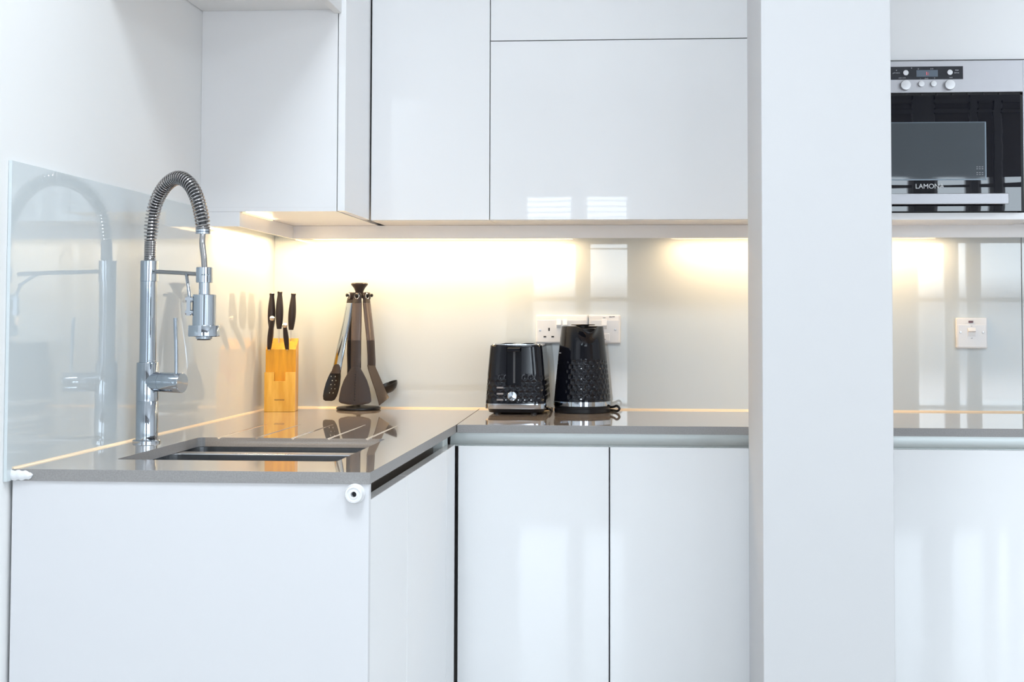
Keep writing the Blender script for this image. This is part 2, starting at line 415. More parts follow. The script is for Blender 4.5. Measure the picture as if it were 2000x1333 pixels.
obj('side_panel', box(.9705, .990, 3.731, YB-.001, 1.437, 1.8325), M['fascia'], t, label='pale metal side strip')
wall_unit(.992, 1.50, [(1.42, ZT)], 'white wall cabinet right of the built-in microwave')
# overhead box in the top left corner
t = thing('overhead_box', 'white boxed-in overhead unit in the top left corner', 'boxing', (-.9, 3.0, 1.918))
obj('base_board', box(XL-.005, -.7640, 2.72, 3.4165, 1.9185, 1.936), M['paint'], t)
obj('side_board', box(-.7640, -.7450, 2.72, 3.4165, 1.9085, ZC-.002), M['paint'], t, bevel=.0015)
obj('front_board', box(XL-.005, -.7640, 2.70, 2.7195, 1.9085, ZC-.002), M['paint'], t)

# ------------------------------------------------------------------ light pelmets and LED strips under the wall cabinets
ZP = 1.3852
bm = bmesh.new(); bx(bm, XL, -.9946, 3.418, YB, 1.4035, ZU-.0005); bx(bm, -1.0030, -.9946, 3.418, 3.9480, ZP, 1.4035); bx(bm, XL, -1.003, 3.418, 3.4264, ZP, 1.4035)
obj('light_pelmet', bm, M['panel'], label='short white light pelmet under the left wall cabinet', cat='pelmet', group='light pelmets')
bm = bmesh.new(); bx(bm, -.9941, 1.5, 3.9490, YB, 1.4035, ZU-.0004); bx(bm, -.9941, 1.5, 3.9485, 3.9565, 1.4035, ZU-.0004); bx(bm, -.9941, 1.5, 3.9485, 3.9565, ZP, 1.4035)
obj('light_pelmet', bm, M['panel'], label='long white light pelmet running under the back wall cabinets', cat='pelmet', group='light pelmets')
def led(x0, x1, y0, y1, label, power):
    t = thing('led_strip', label, 'light', ((x0+x1)/2, (y0+y1)/2, 1.40), 'warm led strips under the wall cabinets')
    obj('housing', box(x0-.004, x1+.004, y0-.004, y1+.004, 1.3975, 1.4034), M['white_plastic'], t)
    obj('diffuser', box(x0, x1, y0, y1, 1.3955, 1.3974), M['led'], t)
    l = area('led_lamp', ((x0+x1)/2, (y0+y1)/2, 1.3945), (0, 0, 0), x1-x0, y1-y0, power, (1.0, .70, .39))
    l.parent = t; l.location = (0, 0, -.0055)
PW = 6.0
led(-1.045, -1.033, 3.50, 4.03, 'glowing warm led strip under the left wall cabinet', PW*.5)
led(-.985, -.215, 4.035, 4.047, 'longest glowing warm led strip, above the knife block and toaster', PW*.8)
led(.075, .83, 4.035, 4.047, 'glowing warm led strip starting right of the kettle and passing behind the pier', PW*.6)

t = thing('led_strip', 'short led strip in the recess under the left wall cabinet beside its pelmet', 'light', (-.982, 3.56, 1.4205), 'warm led strips under the wall cabinets')
obj('diffuser', box(-.9925, -.9865, 3.435, 3.70, 1.4185, 1.4209), M['led_dim'], t)
l = area('led_lamp', (0, 0, 0), (0, math.radians(-72), 0), .005, .25, .40, (1.0, .70, .38)); l.parent = t; l.location = (-.0035, .008, -.0024)

# ------------------------------------------------------------------ unseen ceiling panels added as fill light
for i, (cx, cy, pw) in enumerate([(-.35, 1.45, 46), (2.1, 1.45, 40)]):
    t = thing('ceiling_fill_light', ['added square ceiling fill light on the sink side of the room', 'added square ceiling fill light on the microwave side of the room'][i], 'light', (cx, cy, ZC-.03), 'added ceiling fill lights')
    obj('light_frame', box(cx-.32, cx+.32, cy-.32, cy+.32, ZC-.022, ZC-.0005), M['white_plastic'], t, bevel=.003)
    obj('diffuser', box(cx-.30, cx+.30, cy-.30, cy+.30, ZC-.0235, ZC-.0222), M['fill_glow'], t)
    l = area('ceiling_fill_lamp', (cx, cy, ZC-.025), (0, 0, 0), .58, .58, pw, (.83, .92, 1.0)); l.parent = t; l.location = (0, 0, .004)

# ------------------------------------------------------------------ microwave
t = thing('microwave_oven', 'built-in stainless and black glass microwave above the cooker switch', 'microwave', (.67, 3.72, 1.437))
X0, X1 = .3735, .9680
obj('housing', box(X0+.01, X1-.01, 3.745, YB-.02, 1.4375, 1.825), M['black'], t)
obj('fascia', box(X0, X1, 3.716, 3.744, 1.7470, 1.8300), M['fascia'], t, bevel=.0012)
bm = bmesh.new()
bx(bm, X0+.003, X1-.006, 3.725, 3.744, 1.7415, 1.7468)
for k in range(14):
    x = X0+.02+k*.0395
    bx(bm, x, x+.004, 3.7185, 3.7255, 1.7415, 1.7455)
obj('vent', bm, M['black'], t)
dr = obj('door', box(X0, .9610, 3.718, 3.744, 1.4390, 1.7410), M['mwglass'], t, bevel=.0008)
obj('door_edge', box(.9613, .9675, 3.724, 3.744, 1.4390, 1.7410), M['black'], t)
obj('door_window', box(X0+.05, .8700, 3.7172, 3.7182, 1.5230, 1.6690), M['window_mesh'], dr)
bm = bmesh.new(); bx(bm, .8700, .8735, 3.7172, 3.7182, 1.5195, 1.6690); bx(bm, X0+.05, .8700, 3.7172, 3.7182, 1.5195, 1.5230); bx(bm, X0+.05, .8735, 3.7172, 3.7182, 1.6690, 1.6705)
obj('window_border', bm, M['window_edge'], dr)
bm = bmesh.new()
for i in range(9):
    for j in range(5):
        if (i*j+i) % 3: bx(bm, .846+i*.0022, .8472+i*.0022, 3.7168, 3.7173, 1.533+j*.005, 1.5345+j*.005)
obj('window_dots', bm, M['print_grey'], dr, label='cluster of pale dots in the window corner')
obj('logo', text_mesh('LAMONA', .0175, facing(.6925, 3.7176, 1.4985)), M['logo'], dr, label='LAMONA in pale capitals')
hd = obj('door_handle', box(X0+.04, .9205, 3.682, 3.690, 1.4550, 1.4825), M['fascia'], t, bevel=.0015)
for x in (X0+.08, .88): obj('handle_mount', box(x, x+.012, 3.690, 3.718, 1.462, 1.474), M['steel'], hd)
pn = obj('control_panel', box(.46, .8160, 3.7150, 3.7165, 1.7812, 1.8150), M['mwpanel'], t)
ds = obj('display', box(.6975, .7520, 3.7142, 3.7151, 1.7880, 1.8055), M['display'], pn)
obj('digit', text_mesh('1:', .012, facing(.7205, 3.7139, 1.7925)), M['red'], ds)
for tx, x, z, s in [('+', .645, 1.8035, .006), ('grill micro', .637, 1.7975, .0045), ('auto cook', .652, 1.7845, .0045), ('*', .684, 1.808, .006), ('o', .701, 1.8075, .0055), ('o o', .733, 1.8075, .0055), ('-', .707, 1.7825, .006), ('clock', .718, 1.7825, .0045), ('+', .742, 1.7825, .006), ('stop', .796, 1.8035, .005), ('defrost', .793, 1.7965, .0045), ('start', .781, 1.7845, .0045)]:
    obj('print', text_mesh(tx, s, facing(x, 3.7148, z)), M['print_grey'], pn)
def button(x, z, r, par, d=.006, y=3.716):
    bm = bmesh.new(); lathe(bm, [(r, 0), (r, d*.75), (r*.93, d), (r*.5, d*1.02), (0, d*1.02)], (x, y, z), (0, -1, 0), 28)
    return bm
for x in (.6699, .7820): obj('small_button', button(x, 1.7985, .0072, pn, .005, 3.715), M['steel'], t, smooth=True)
for x in (.7090, .7402): obj('small_knob', button(x, 1.7690, .0078, t, .009), M['steel'], t, smooth=True)
for x in (.6683, .7804): obj('knob', button(x, 1.7652, .0135, t, .015), M['steel'], t, smooth=True)

# ------------------------------------------------------------------ sockets and switch
def face_plate(x0, x1, z0, z1, d=.012):
    bm = bmesh.new()
    rings(bm, [[(u, YB-.0002, v) for u, v in rrect(x0, x1, z0, z1, .004, 3)],
               [(u, YB-d+.004, v) for u, v in rrect(x0, x1, z0, z1, .004, 3)],
               [(u, YB-d+.001, v) for u, v in rrect(x0+.001, x1-.001, z0+.001, z1-.001, .004, 3)],
               [(u, YB-d, v) for u, v in rrect(x0+.003, x1-.003, z0+.003, z1-.003, .003, 3)]])
    return bm
def screw(x, z, par, y=YB-.012):
    bm = bmesh.new(); lathe(bm, [(.0033, 0), (.0033, .0008), (.0022, .0012), (0, .0012)], (x, y, z), (0, -1, 0), 16)
    s = obj('screw', bm, M['steel'], par, smooth=True)
def rocker(x0, x1, z0, z1, par, y=YB-.012):
    bm = bmesh.new(); zm = z0+(z1-z0)*.35; prism(bm, [(y+.001, z0), (y-.0015, z0), (y-.0055, zm), (y-.0015, z1), (y+.001, z1)], 'x', x0, x1)
    return obj('rocker_switch', bm, M['white_plastic'], par, bevel=.0006)
def raised(x0, x1, z0, z1, par):
    return obj('raised_face', box(x0, x1, YB-.0135, YB-.0119, z0, z1), M['white_plastic'], par, bevel=.0009)
t = thing('double_socket', 'white double wall socket half hidden behind the kettle', 'socket', (-.243, YB, 1.09), 'wall sockets')
obj('face_plate', face_plate(-.3176, -.1672, 1.0895, 1.1724), M['white_plastic'], t, smooth=True)
raised(-.3135, -.1712, 1.093, 1.157, t)
for x in (-.2790, -.2060):
    bm = bmesh.new(); bx(bm, x-.0022, x+.0022, YB-.0139, YB-.0130, 1.1255, 1.1345)
    for dx in (-.0120, .0105): bx(bm, x+dx-.0038, x+dx+.0038, YB-.0139, YB-.0130, 1.1068, 1.1112)
    obj('pin_hole', bm, M['dark'], t)
rocker(-.2575, -.2440, 1.134, 1.160, t, YB-.0135); rocker(-.2395, -.2260, 1.134, 1.160, t, YB-.0135)
screw(-.3046, 1.1270, t, YB-.0135); screw(-.1800, 1.1270, t, YB-.0135)
t = thing('single_socket', 'white single wall outlet right of the double one, partly behind the kettle', 'socket', (-.12, YB, 1.09), 'wall sockets')
obj('face_plate', face_plate(-.1650, -.0738, 1.0895, 1.1724), M['white_plastic'], t, smooth=True)
raised(-.1612, -.0778, 1.093, 1.157, t)
rocker(-.1280, -.1130, 1.132, 1.160, t, YB-.0135); screw(-.0884, 1.1295, t, YB-.0135)
obj('fuse_cover', box(-.128, -.105, YB-.0148, YB-.0134, 1.098, 1.118), M['white_plastic'], t, bevel=.0006)
bm = bmesh.new(); lathe(bm, [(.0022, 0), (.0022, .0006)], (-.119, YB-.0148, 1.1015), (0, -1, 0), 12); obj('fuse_screw', bm, M['print_dark'], t)
bm = bmesh.new(); bx(bm, -.1065, -.0985, YB-.0124, YB-.0119, 1.1652, 1.1672); bx(bm, -.0978, -.0900, YB-.0124, YB-.0119, 1.1656, 1.1676)
obj('print', bm, M['print_dark'], t, label='tiny dark printed marking')
bm = bmesh.new(); bx(bm, -.124, -.1165, YB-.0124, YB-.0119, 1.1632, 1.1645); obj('print', bm, M['print_dark'], t)
t = thing('cooker_switch', 'white cooker switch with a dark red neon below the microwave', 'switch', (.915, YB, 1.08))
obj('face_plate', face_plate(.8725, .9590, 1.0795, 1.1660), M['white_plastic'], t, smooth=True)
raised(.8765, .9550, 1.083, 1.146, t)
obj('neon_lens', box(.9060, .9190, YB-.0130, YB-.0115, 1.1515, 1.1575), M['neon'], t)
rk = obj('rocker_surround', box(.9025, .9260, YB-.0142, YB-.0134, 1.1130, 1.1385), M['white_plastic'], t, bevel=.0004)
bm = bmesh.new(); prism(bm, [(YB-.014, 1.115), (YB-.0150, 1.115), (YB-.0165, 1.1260), (YB-.0225, 1.1285), (YB-.0160, 1.1370), (YB-.014, 1.1370)], 'x', .9040, .9245)
obj('rocker', bm, M['white_plastic'], rk, bevel=.0005)
screw(.8835, 1.1245, t, YB-.0135); screw(.9453, 1.1245, t, YB-.0135)
for zz, s in ((1.1412, 'on'), (1.1068, 'off')): obj('print', text_mesh(s, .0042, facing(.9142, YB-.0136, zz), .0002, 'CENTER'), M['print_dark'], t)

# ------------------------------------------------------------------ tap
FX, FY = -1.0432, 2.9220
def TP(x, z):      # point along the swivelled spout; x, z as they would read with the spout unturned
    u = (x+1.0490)/.1185; y = FY - .1350*u; k = y/2.9382
    return Vector((x*k, y, H+(z-H)*k))
SD = Vector((.161, -.135, 0)).normalized(); SN = Vector((SD.y, -SD.x, 0))
tp = thing('kitchen_tap', 'tall chrome spring-neck kitchen tap beside the sink', 'tap', (FX, FY, .90))
bm = bmesh.new(); lathe(bm, [(.0290, 0), (.0290, .0035), (.0270, .0055), (.0228, .0060)], (FX, FY, .9001), seg=48)
obj('base_flange', bm, M['chrome'], tp, smooth=True)
bm = bmesh.new(); lathe(bm, [(.0226, .006), (.0226, .0850), (.0222, .0856), (.0222, .0862), (.0228, .0868), (.0228, .1650), (.0220, .1668), (.0182, .1675)], (FX, FY, .90), seg=48)
obj('body', bm, M['chrome'], tp, smooth=True)
bm = bmesh.new(); lathe(bm, [(.0180, .1675), (.0180, .1700), (.0172, .1710), (.0172, .3370)], (FX, FY, .90), seg=40)
obj('pole', bm, M['chrome'], tp, smooth=True)
bm = bmesh.new(); lathe(bm, [(.0172, .3365), (.0184, .3372), (.0184, .3795), (.0178, .3802), (.010, .3802)], (FX+.0008, FY, .90), seg=40)
obj('collar', bm, M['chrome'], tp, smooth=True)
# hose path
def zp(px, pz): return (px, FY, pz)
hose_pts = [(-1.0475, FY, 1.279), (-1.0465, FY, 1.325), (-1.0435, FY, 1.367), (-1.0385, FY, 1.395), (-1.0300, FY, 1.418), (-1.0160, FY, 1.440), (-1.0010, FY, 1.4525), (-.9870, FY, 1.4565), (-.9730, FY, 1.4520), (-.9590, FY, 1.4380), (-.9480, FY, 1.4160), (-.9400, FY, 1.3890), (-.9345, FY, 1.3620), (-.9335, FY, 1.3400), (-.9345, FY, 1.3180), (-.9310, FY, 1.2900), (-.9288, FY, 1.2640)]
hose_pts = [TP(p[0], p[2]) for p in hose_pts]; hp = smoothpath(hose_pts, 10)
bm = bmesh.new(); iend = min(range(len(hp)), key=lambda i: (hp[i]-Vector(hose_pts[13])).length)
tube(bm, hp[:iend+1], .0082, 14); obj('hose', bm, M['hose'], tp, smooth=True)
bm = bmesh.new(); tube(bm, hp[iend-2:], .0060, 14); obj('hose_tail', bm, M['spring'], tp, smooth=True)
# spring coil: tight turns first, then open turns along the path
L = [0]
for a_, b_ in zip(hp, hp[1:]): L.append(L[-1]+(b_-a_).length)
def at_len(s):
    s = max(0, min(L[-1], s))
    for i in range(len(L)-1):
        if L[i+1] >= s:
            f = (s-L[i])/(L[i+1]-L[i]+1e-9); return hp[i].lerp(hp[i+1], f), (hp[i+1]-hp[i]).normalized()
    return hp[-1], (hp[-1]-hp[-2]).normalized()
Lend = L[iend] - .004; Lt = .044
pts = []; turns = 0; s = .001
NS = 14
while s < Lend:
    pitch = .0037 if s < Lt else .0074
    if s > Lend-.009: pitch = .0032
    p, tdir = at_len(s); side = SN; up = tdir.cross(side).normalized()
    rr = .0108 if s < Lt else (.0108+.0028*min(1, (s-Lt)/.02))
    if s > Lend-.012: rr = .0128
    a_ = 2*PI*turns
    pts.append(p + (side*math.cos(a_)+up*math.sin(a_))*rr)
    s += pitch/NS; turns += 1/NS
bm = bmesh.new(); tube(bm, pts, .0018, 6); obj('spring', bm, M['spring'], tp, smooth=True)
p, td = at_len(L[iend]-.002)
bm = bmesh.new(); lathe(bm, [(.0075, -.005), (.0145, -.0045), (.0145, -.0005), (.013, 0), (.0145, .0008), (.0145, .0045), (.0062, .005)], p, td, 28)
obj('spring_ring', bm, M['chrome'], tp, smooth=True)
bm = bmesh.new(); tube(bm, [TP(-1.040, 1.2582), TP(-.99, 1.2558), TP(-.945, 1.2528)], .0043, 12); obj('support_arm', bm, M['spring'], tp, smooth=True)
hc = TP(-.9290, 1.2); hx, hy = hc.x, hc.y; HK = hc.y/2.9382
def HZ(z): return H+(z-H)*HK
hb = bmesh.new(); lathe(hb, [(.008, HZ(1.2345)), (.0160, HZ(1.2345)), (.0167, HZ(1.2352)), (.0167, HZ(1.2665)), (.0160, HZ(1.2672)), (.007, HZ(1.2672))], (hx, hy, 0), seg=36)
holder = obj('hose_holder', hb, M['chrome'], tp, smooth=True)
cut(holder, box(hx+.0090, hx+.0106, hy-.03, hy, HZ(1.2355), HZ(1.269)), box(hx-.001, hx+.014, hy-.03, hy-.005, HZ(1.2500), HZ(1.2516)))
sh = bmesh.new(); lathe(sh, [(r*HK, HZ(z)) for r, z in [(.0120, 1.2350), (.0122, 1.2105), (.0150, 1.2098), (.0235, 1.2095), (.0243, 1.2085), (.0243, 1.1452), (.0250, 1.1450), (.0325, 1.1445), (.0330, 1.1435), (.0330, 1.1225), (.0318, 1.1210), (.0170, 1.1205), (.0165, 1.1165), (.0150, 1.1155), (0, 1.1155)]], (hx+.0005, hy, 0), seg=48)
sph = obj('spray_head', sh, M['chrome'], tp, smooth=True)
bm = bmesh.new(); tube(bm, [TP(-.9680, 1.2545)+Vector((0, 0, 0)), Vector((hx-.034, hy+.002, HZ(1.2300))), Vector((hx-.028, hy-.004, HZ(1.2010)))], .0034, 10)
bx(bm, hx-.0330, hx-.0250, hy-.010, hy, HZ(1.1650), HZ(1.2050))
for zz in (1.1990, 1.1720): tube(bm, [(hx-.0355, hy-.005, HZ(zz)), (hx-.018, hy-.005, HZ(zz))], .0052, 14)
obj('spray_trigger', bm, M['chrome'], sph, smooth=True)
bm = bmesh.new(); lathe(bm, [(.0140, 0), (.0136, .0015), (0, .002)], (hx+.0005, hy, HZ(1.1154)), (0, 0, -1), 32); obj('nozzle', bm, M['hose'], sph, smooth=True)
vd = Vector((math.cos(math.radians(-16)), math.sin(math.radians(-16)), -.02)).normalized(); vc = Vector((FX, FY, 1.0270))
bm = bmesh.new(); lathe(bm, [(.0205, .005), (.0205, .0350), (.0200, .0353), (.0200, .0362), (.0210, .0366), (.0210, .0850), (.0203, .0862), (0, .0864)], vc, vd, 44)
obj('valve', bm, M['chrome'], tp, smooth=True)
lc = vc + vd*.071
bm = bmesh.new(); tube(bm, [lc+Vector((0, 0, .012)), lc+Vector((-.0010, 0, .07)), lc+Vector((-.0035, 0, .1345))], [.0036, .0039, .0042], 16)
obj('lever', bm, M['chrome'], tp, smooth=True)

# ------------------------------------------------------------------ knife block (turned a few degrees) and knives
KB = Vector((-1.0225, 3.945, .90)); KR = Matrix.Translation(KB) @ Matrix.Rotation(math.radians(7), 4, 'Z') @ Matrix.Translation(-KB)
kb = thing('knife_block', 'yellow bamboo knife block in the left corner', 'knife block', KB)
def kobj(name, bm, m, par, **k):
    bm.transform(KR); return obj(name, bm, m, par, **k)
kx0, kx1 = KB.x-.0425, KB.x+.0425
bm = bmesh.new(); prism(bm, [(3.9205, .9002), (3.985, .9002), (3.985, 1.1040), (3.9205, 1.0735)], 'x', kx0+.0008, kx1-.0008)
blk = kobj('body', bm, M['bamboo'], kb, bevel=.001)
bm = bmesh.new(); nx0, nx1 = KB.x-.0160, KB.x+.0150
prism(bm, [(kx0, .9002), (kx1, .9002), (kx1, 1.0098), (nx1, 1.0098), (nx1, .9850), (nx0, .9850), (nx0, 1.0098), (kx0, 1.0098)], 'y', 3.9050, 3.9203)
fr = kobj('front_board', bm, M['bamboo_front'], kb, bevel=.0007)
kobj('lettering', text_mesh('nuerecte', .0078, facing(KB.x-.0005, 3.9048, .9315), .0002, 'CENTER'), M['ink'], fr)
def knife(x, y, z0, z1, lean, r, label, bulge, tip_z, leany=0):
    """z0 handle bottom, z1 handle top, lean = x shift of the top"""
    k = thing('kitchen_knife', label, 'knife', (x, y, z0), 'black-handled knives in the block')
    rs = []; n = 14
    for i in range(n+1):
        s = i/n; w = r*(.62+bulge*math.sin(PI*min(1, s*1.08)**.9)) if s < .93 else r*(.62+bulge*.2)
        w = max(w, r*.62)
        cx = x + lean*s; cy = y + leany*s; z = z0+(z1-z0)*s
        rs.append([(cx + w*math.cos(a), cy + w*1.35*math.sin(a), z) for a in [2*PI*q/18 for q in range(18)]])
    bm = bmesh.new(); rings(bm, rs); kobj('handle', bm, M['handle_black'], k, smooth=True)
    ax = Vector((lean, leany, z1-z0)).normalized(); bm = bmesh.new()
    lathe(bm, [(r*.78, -.0045), (r*.80, .0004), (r*.72, .0018), (0, .0020)] if leany else [(r*.55, -.0005), (r*.60, .0006), (r*.52, .0016), (0, .0018)], (x+lean, y+leany, z1), ax, 20)
    kobj('end_cap', bm, M['cap'], k, smooth=True)
    bm = bmesh.new(); dx = -lean/(z1-z0)
    prism(bm, [(y-.005, z0+.001), (y+.005, z0+.001), (y+.005, tip_z), (y-.005, tip_z)], 'x', x-.0005, x+.0005)
    kobj('blade', bm, M['steel'], k)
knife(-1.0560, 3.968, 1.1285, 1.2300, .0010, .0105, 'tall black-handled knife at the back left of the block', .42, 1.094)
knife(-1.0330, 3.962, 1.1300, 1.2350, .0010, .0105, 'tall black-handled knife at the back centre with its blade showing', .42, 1.082)
knife(-1.0010, 3.972, 1.1275, 1.2300, .0060, .0105, 'tall black-handled knife at the back right of the block', .42, 1.094)
knife(-1.0550, 3.922, 1.0735, 1.1610, .0150, .0086, 'short black-handled knife at the front left of the block', .32, 1.0705, -.055)
knife(-1.0050, 3.922, 1.0735, 1.1420, -.0010, .0086, 'short black-handled knife leaning left at the front right of the block', .25, 1.0705, -.048)

# ------------------------------------------------------------------ utensil stand and hanging utensils
UX, UY = -.8205, 4.030
us = thing('utensil_stand', 'black round-based utensil carousel stand left of the toaster', 'utensil stand', (UX, UY, .90))
bm = bmesh.new(); lathe(bm, [(.0600, 0), (.0632, .002), (.0632, .006), (.0590, .0085), (.020, .0120), (.010, .015)], (UX, UY, .9001), seg=48); obj('base', bm, M['black'], us, smooth=True)
bm = bmesh.new(); tube(bm, [(UX, UY, .912), (UX, UY, 1.232)], .0065, 16); obj('pole', bm, M['black'], us, smooth=True)
bm = bmesh.new(); lathe(bm, [(.0100, 1.222), (.0110, 1.232), (.0120, 1.2385), (.0165, 1.2480), (.0235, 1.2560), (.0245, 1.2590), (.0225, 1.2618), (.010, 1.2630), (0, 1.263)], (UX, UY, 0), seg=36); obj('top_knob', bm, M['nylon'], us, smooth=True)
bm = bmesh.new(); lathe(bm, [(.006, 1.2185), (.0175, 1.2195), (.0175, 1.2300), (.006, 1.2310)], (UX, UY, 0), seg=30); obj('hub', bm, M['black'], us, smooth=True)
ANG = dict(front=-92, right=-32, left=-152, backright=28, backleft=148)
def hookpt(a, r): return Vector((UX + r*math.cos(math.radians(a)), UY + r*math.sin(math.radians(a)), 1.2268))
for a in ANG.values():
    bm = bmesh.new(); d = Vector((math.cos(math.radians(a)), math.sin(math.radians(a)), 0))
    tube(bm, [hookpt(a, .015), hookpt(a, .034)], .0032, 12); lathe(bm, [(.0032, 0), (.0048, .001), (.0052, .0035), (.0035, .006), (0, .0065)], hookpt(a, .034), d, 16)
    obj('hook', bm, M['black'], us, smooth=True)
TW = {}
def frameU(a, face=False):
    b = a + (TW.get(a, 0) if face else 0)
    d = Vector((math.cos(math.radians(a)), math.sin(math.radians(a)), 0)); s = Vector((-math.sin(math.radians(b)), math.cos(math.radians(b)), 0))
    if face: return d, s, Vector((math.cos(math.radians(b)), math.sin(math.radians(b)), 0))
    return d, s
TW[ANG['left']] = 42
def strip(sections, a, roundn=12, super_=.8):
    """sections: (radial offset, z, half width across, half thickness, sideways shift) -> rounded loft"""
    d, s, nf = frameU(a, True); bm = bmesh.new(); rs = []
    for r, z, w, th, sh in sections:
        c = Vector((UX, UY, z)) + d*r + s*sh
        ring = []
        for k in range(16):
            q = 2*PI*k/16; cx, sy = math.cos(q), math.sin(q)
            ring.append(c + s*w*math.copysign(abs(cx)**super_, cx) + nf*th*math.copysign(abs(sy)**super_, sy))
        rs.append(ring)
    rings(bm, rs); return bm
def hang_ring(a, r, par):
    bm = bmesh.new(); d, s = frameU(a); c = hookpt(a, r)
    pts = [c + s*math.cos(q)*.0060 + Vector((0, 0, 1))*math.sin(q)*.0075 + Vector((0, 0, -.0025)) for q in [2*PI*i/24 for i in range(25)]]
    tube(bm, pts, .0014, 8, cap=False); obj('hanging_ring', bm, M['ring'], par, smooth=True)
def eyelet(a, r, par, m):
    bm = bmesh.new(); d, s = frameU(a); rs = []
    c = hookpt(a, r)
    # head of the handle with a hole: outer/inner loops
    def loop(ro_w, ro_h, dz, off): return [c + d*off + s*math.cos(q)*ro_w + Vector((0, 0, 1))*(math.sin(q)*ro_h+dz) for q in [2*PI*i/28 for i in range(28)]]
    A = [loop(.0125, .0115, -.003, -.004), loop(.0125, .0115, -.003, .004), loop(.0062, .0075, -.0025, .004), loop(.0062, .0075, -.0025, -.004)]
    vs = rings(bm, A, False, False)
    n = 28
    for i in range(n):
        j = (i+1) % n; bm.faces.new((vs[3][i], vs[3][j], vs[0][j], vs[0][i]))
    obj('handle_eye', bm, m, par, smooth=True)
def utensil(key, label, grip, dark, gripm, headm, name='serving_utensil'):
    a = ANG[key]; t = thing(name, label, 'utensil', tuple(hookpt(a, .028)), 'utensils hanging on the carousel')
    eyelet(a, .026, t, M['nylon']); hang_ring(a, .0305, t)
    g0, g1 = grip[0], grip[1]
    obj('handle_head', strip([(g0[0], 1.2190, g1[2]*.86, g0[3], 0), (g1[0], g1[1]+.0002, g1[2], g1[3], 0)], a), M['nylon'], t, smooth=True)
    obj('grip', strip(grip[1:], a), gripm, t, smooth=True)
    obj('neck', strip(dark, a), M['nylon'], t, smooth=True)
    return t, a
# front turner
t, a = utensil('front', 'dark slotted turner hanging at the front of the carousel',
    [(.026, 1.2150, .0125, .004, 0), (.027, 1.2040, .0140, .0055, 0), (.031, 1.15, .0146, .0065, 0), (.035, 1.0985, .0146, .0065, 0)],
    [(.035, 1.0984, .0144, .0062, 0), (.038, 1.06, .0146, .006, .001), (.041, 1.03, .0140, .0045, .001), (.043, 1.018, .0120, .003, .001)], M['smoke'], M['nylon'], 'slotted_turner')
d, s = frameU(a)
prof = [(1.022, .012), (1.012, .0185), (1.000, .0255), (.985, .0335), (.965, .0405), (.945, .0450), (.931, .0466), (.925, .0462), (.9205, .0400), (.9165, .020)]
bm = bmesh.new(); rs = []
for i, (z, w) in enumerate(prof):
    r = .0435 + (1.022-z)*.06; c = Vector((UX, UY, z)) + d*r + s*.0015
    row = []
    for k in range(9):
        u = -1+2*k/8; row.append(c + s*w*u + d*(.0035*(1-u*u)))
    rs.append([p + d*.0012 for p in row] + [p - d*.0012 for p in row[::-1]])
rings(bm, rs)
tb = obj('blade', bm, M['nylon'], t, smooth=True)
cc = []
for k in range(10):
    z = 1.0015-.0080*k; c = Vector((UX, UY, z)) + d*.03 + s*.0015; b_ = bmesh.new(); lathe(b_, [(.0022, 0), (.0022, .03)], c, d, 12); cc.append(b_)
cut(tb, *cc)
for k in range(10):  # dark discs stand for the shade seen through the cut holes
    b_ = bmesh.new(); lathe(b_, [(.0021, 0), (.0021, .0012)], Vector((UX, UY, 1.0015-.0080*k)) + d*(.0435+(1.022-1.0015+.008*k)*.06+.0022) + s*.0015, d, 12); obj('drain_hole', b_, M['dark'], tb)
# left slotted spoon with steel grip
t, a = utensil('left', 'black slotted spoon with a silver steel handle on the left side',
    [(.026, 1.2150, .010, .0035, 0), (.028, 1.2045, .0110, .004, 0), (.037, 1.15, .0122, .005, 0), (.050, 1.09, .0132, .005, 0), (.060, 1.04, .0140, .004, 0), (.066, 1.007, .0150, .003, 0)],
    [(.060, 1.04, .0100, .0032, 0), (.066, 1.012, .0150, .0040, 0), (.069, 1.004, .0165, .0048, 0)], M['chrome'], M['nylon'], 'slotted_spoon')
d, s, nf = frameU(a, True)
bm = bmesh.new(); rs = []
for z, w in [(1.009, .0155), (.995, .0200), (.975, .0235), (.955, .0240), (.940, .0225), (.930, .0185), (.9265, .0110)]:
    q = (1.009-z)/.0825; c = Vector((UX, UY, z)) + d*(.0675 + .020*q)
    row = [c + s*w*(-1+2*k/8) - nf*(.009*math.sin(PI*min(1, q+.1))*(1-(-1+2*k/8)**2)) for k in range(9)]
    rs.append([p + nf*.0012 for p in row] + [p - nf*.0012 for p in row[::-1]])
rings(bm, rs); sb = obj('bowl', bm, M['black'], t, smooth=True)
cc = []
for k in range(5):
    for sx in (-.009, .003):
        z = .995-.0115*k; c = Vector((UX, UY, z)) + d*.078 - nf*.03 + s*(sx+(k % 2)*.003); b_ = bmesh.new(); lathe(b_, [(.0019, 0), (.0019, .06)], c, nf, 10); cc.append(b_)
cut(sb, *cc)
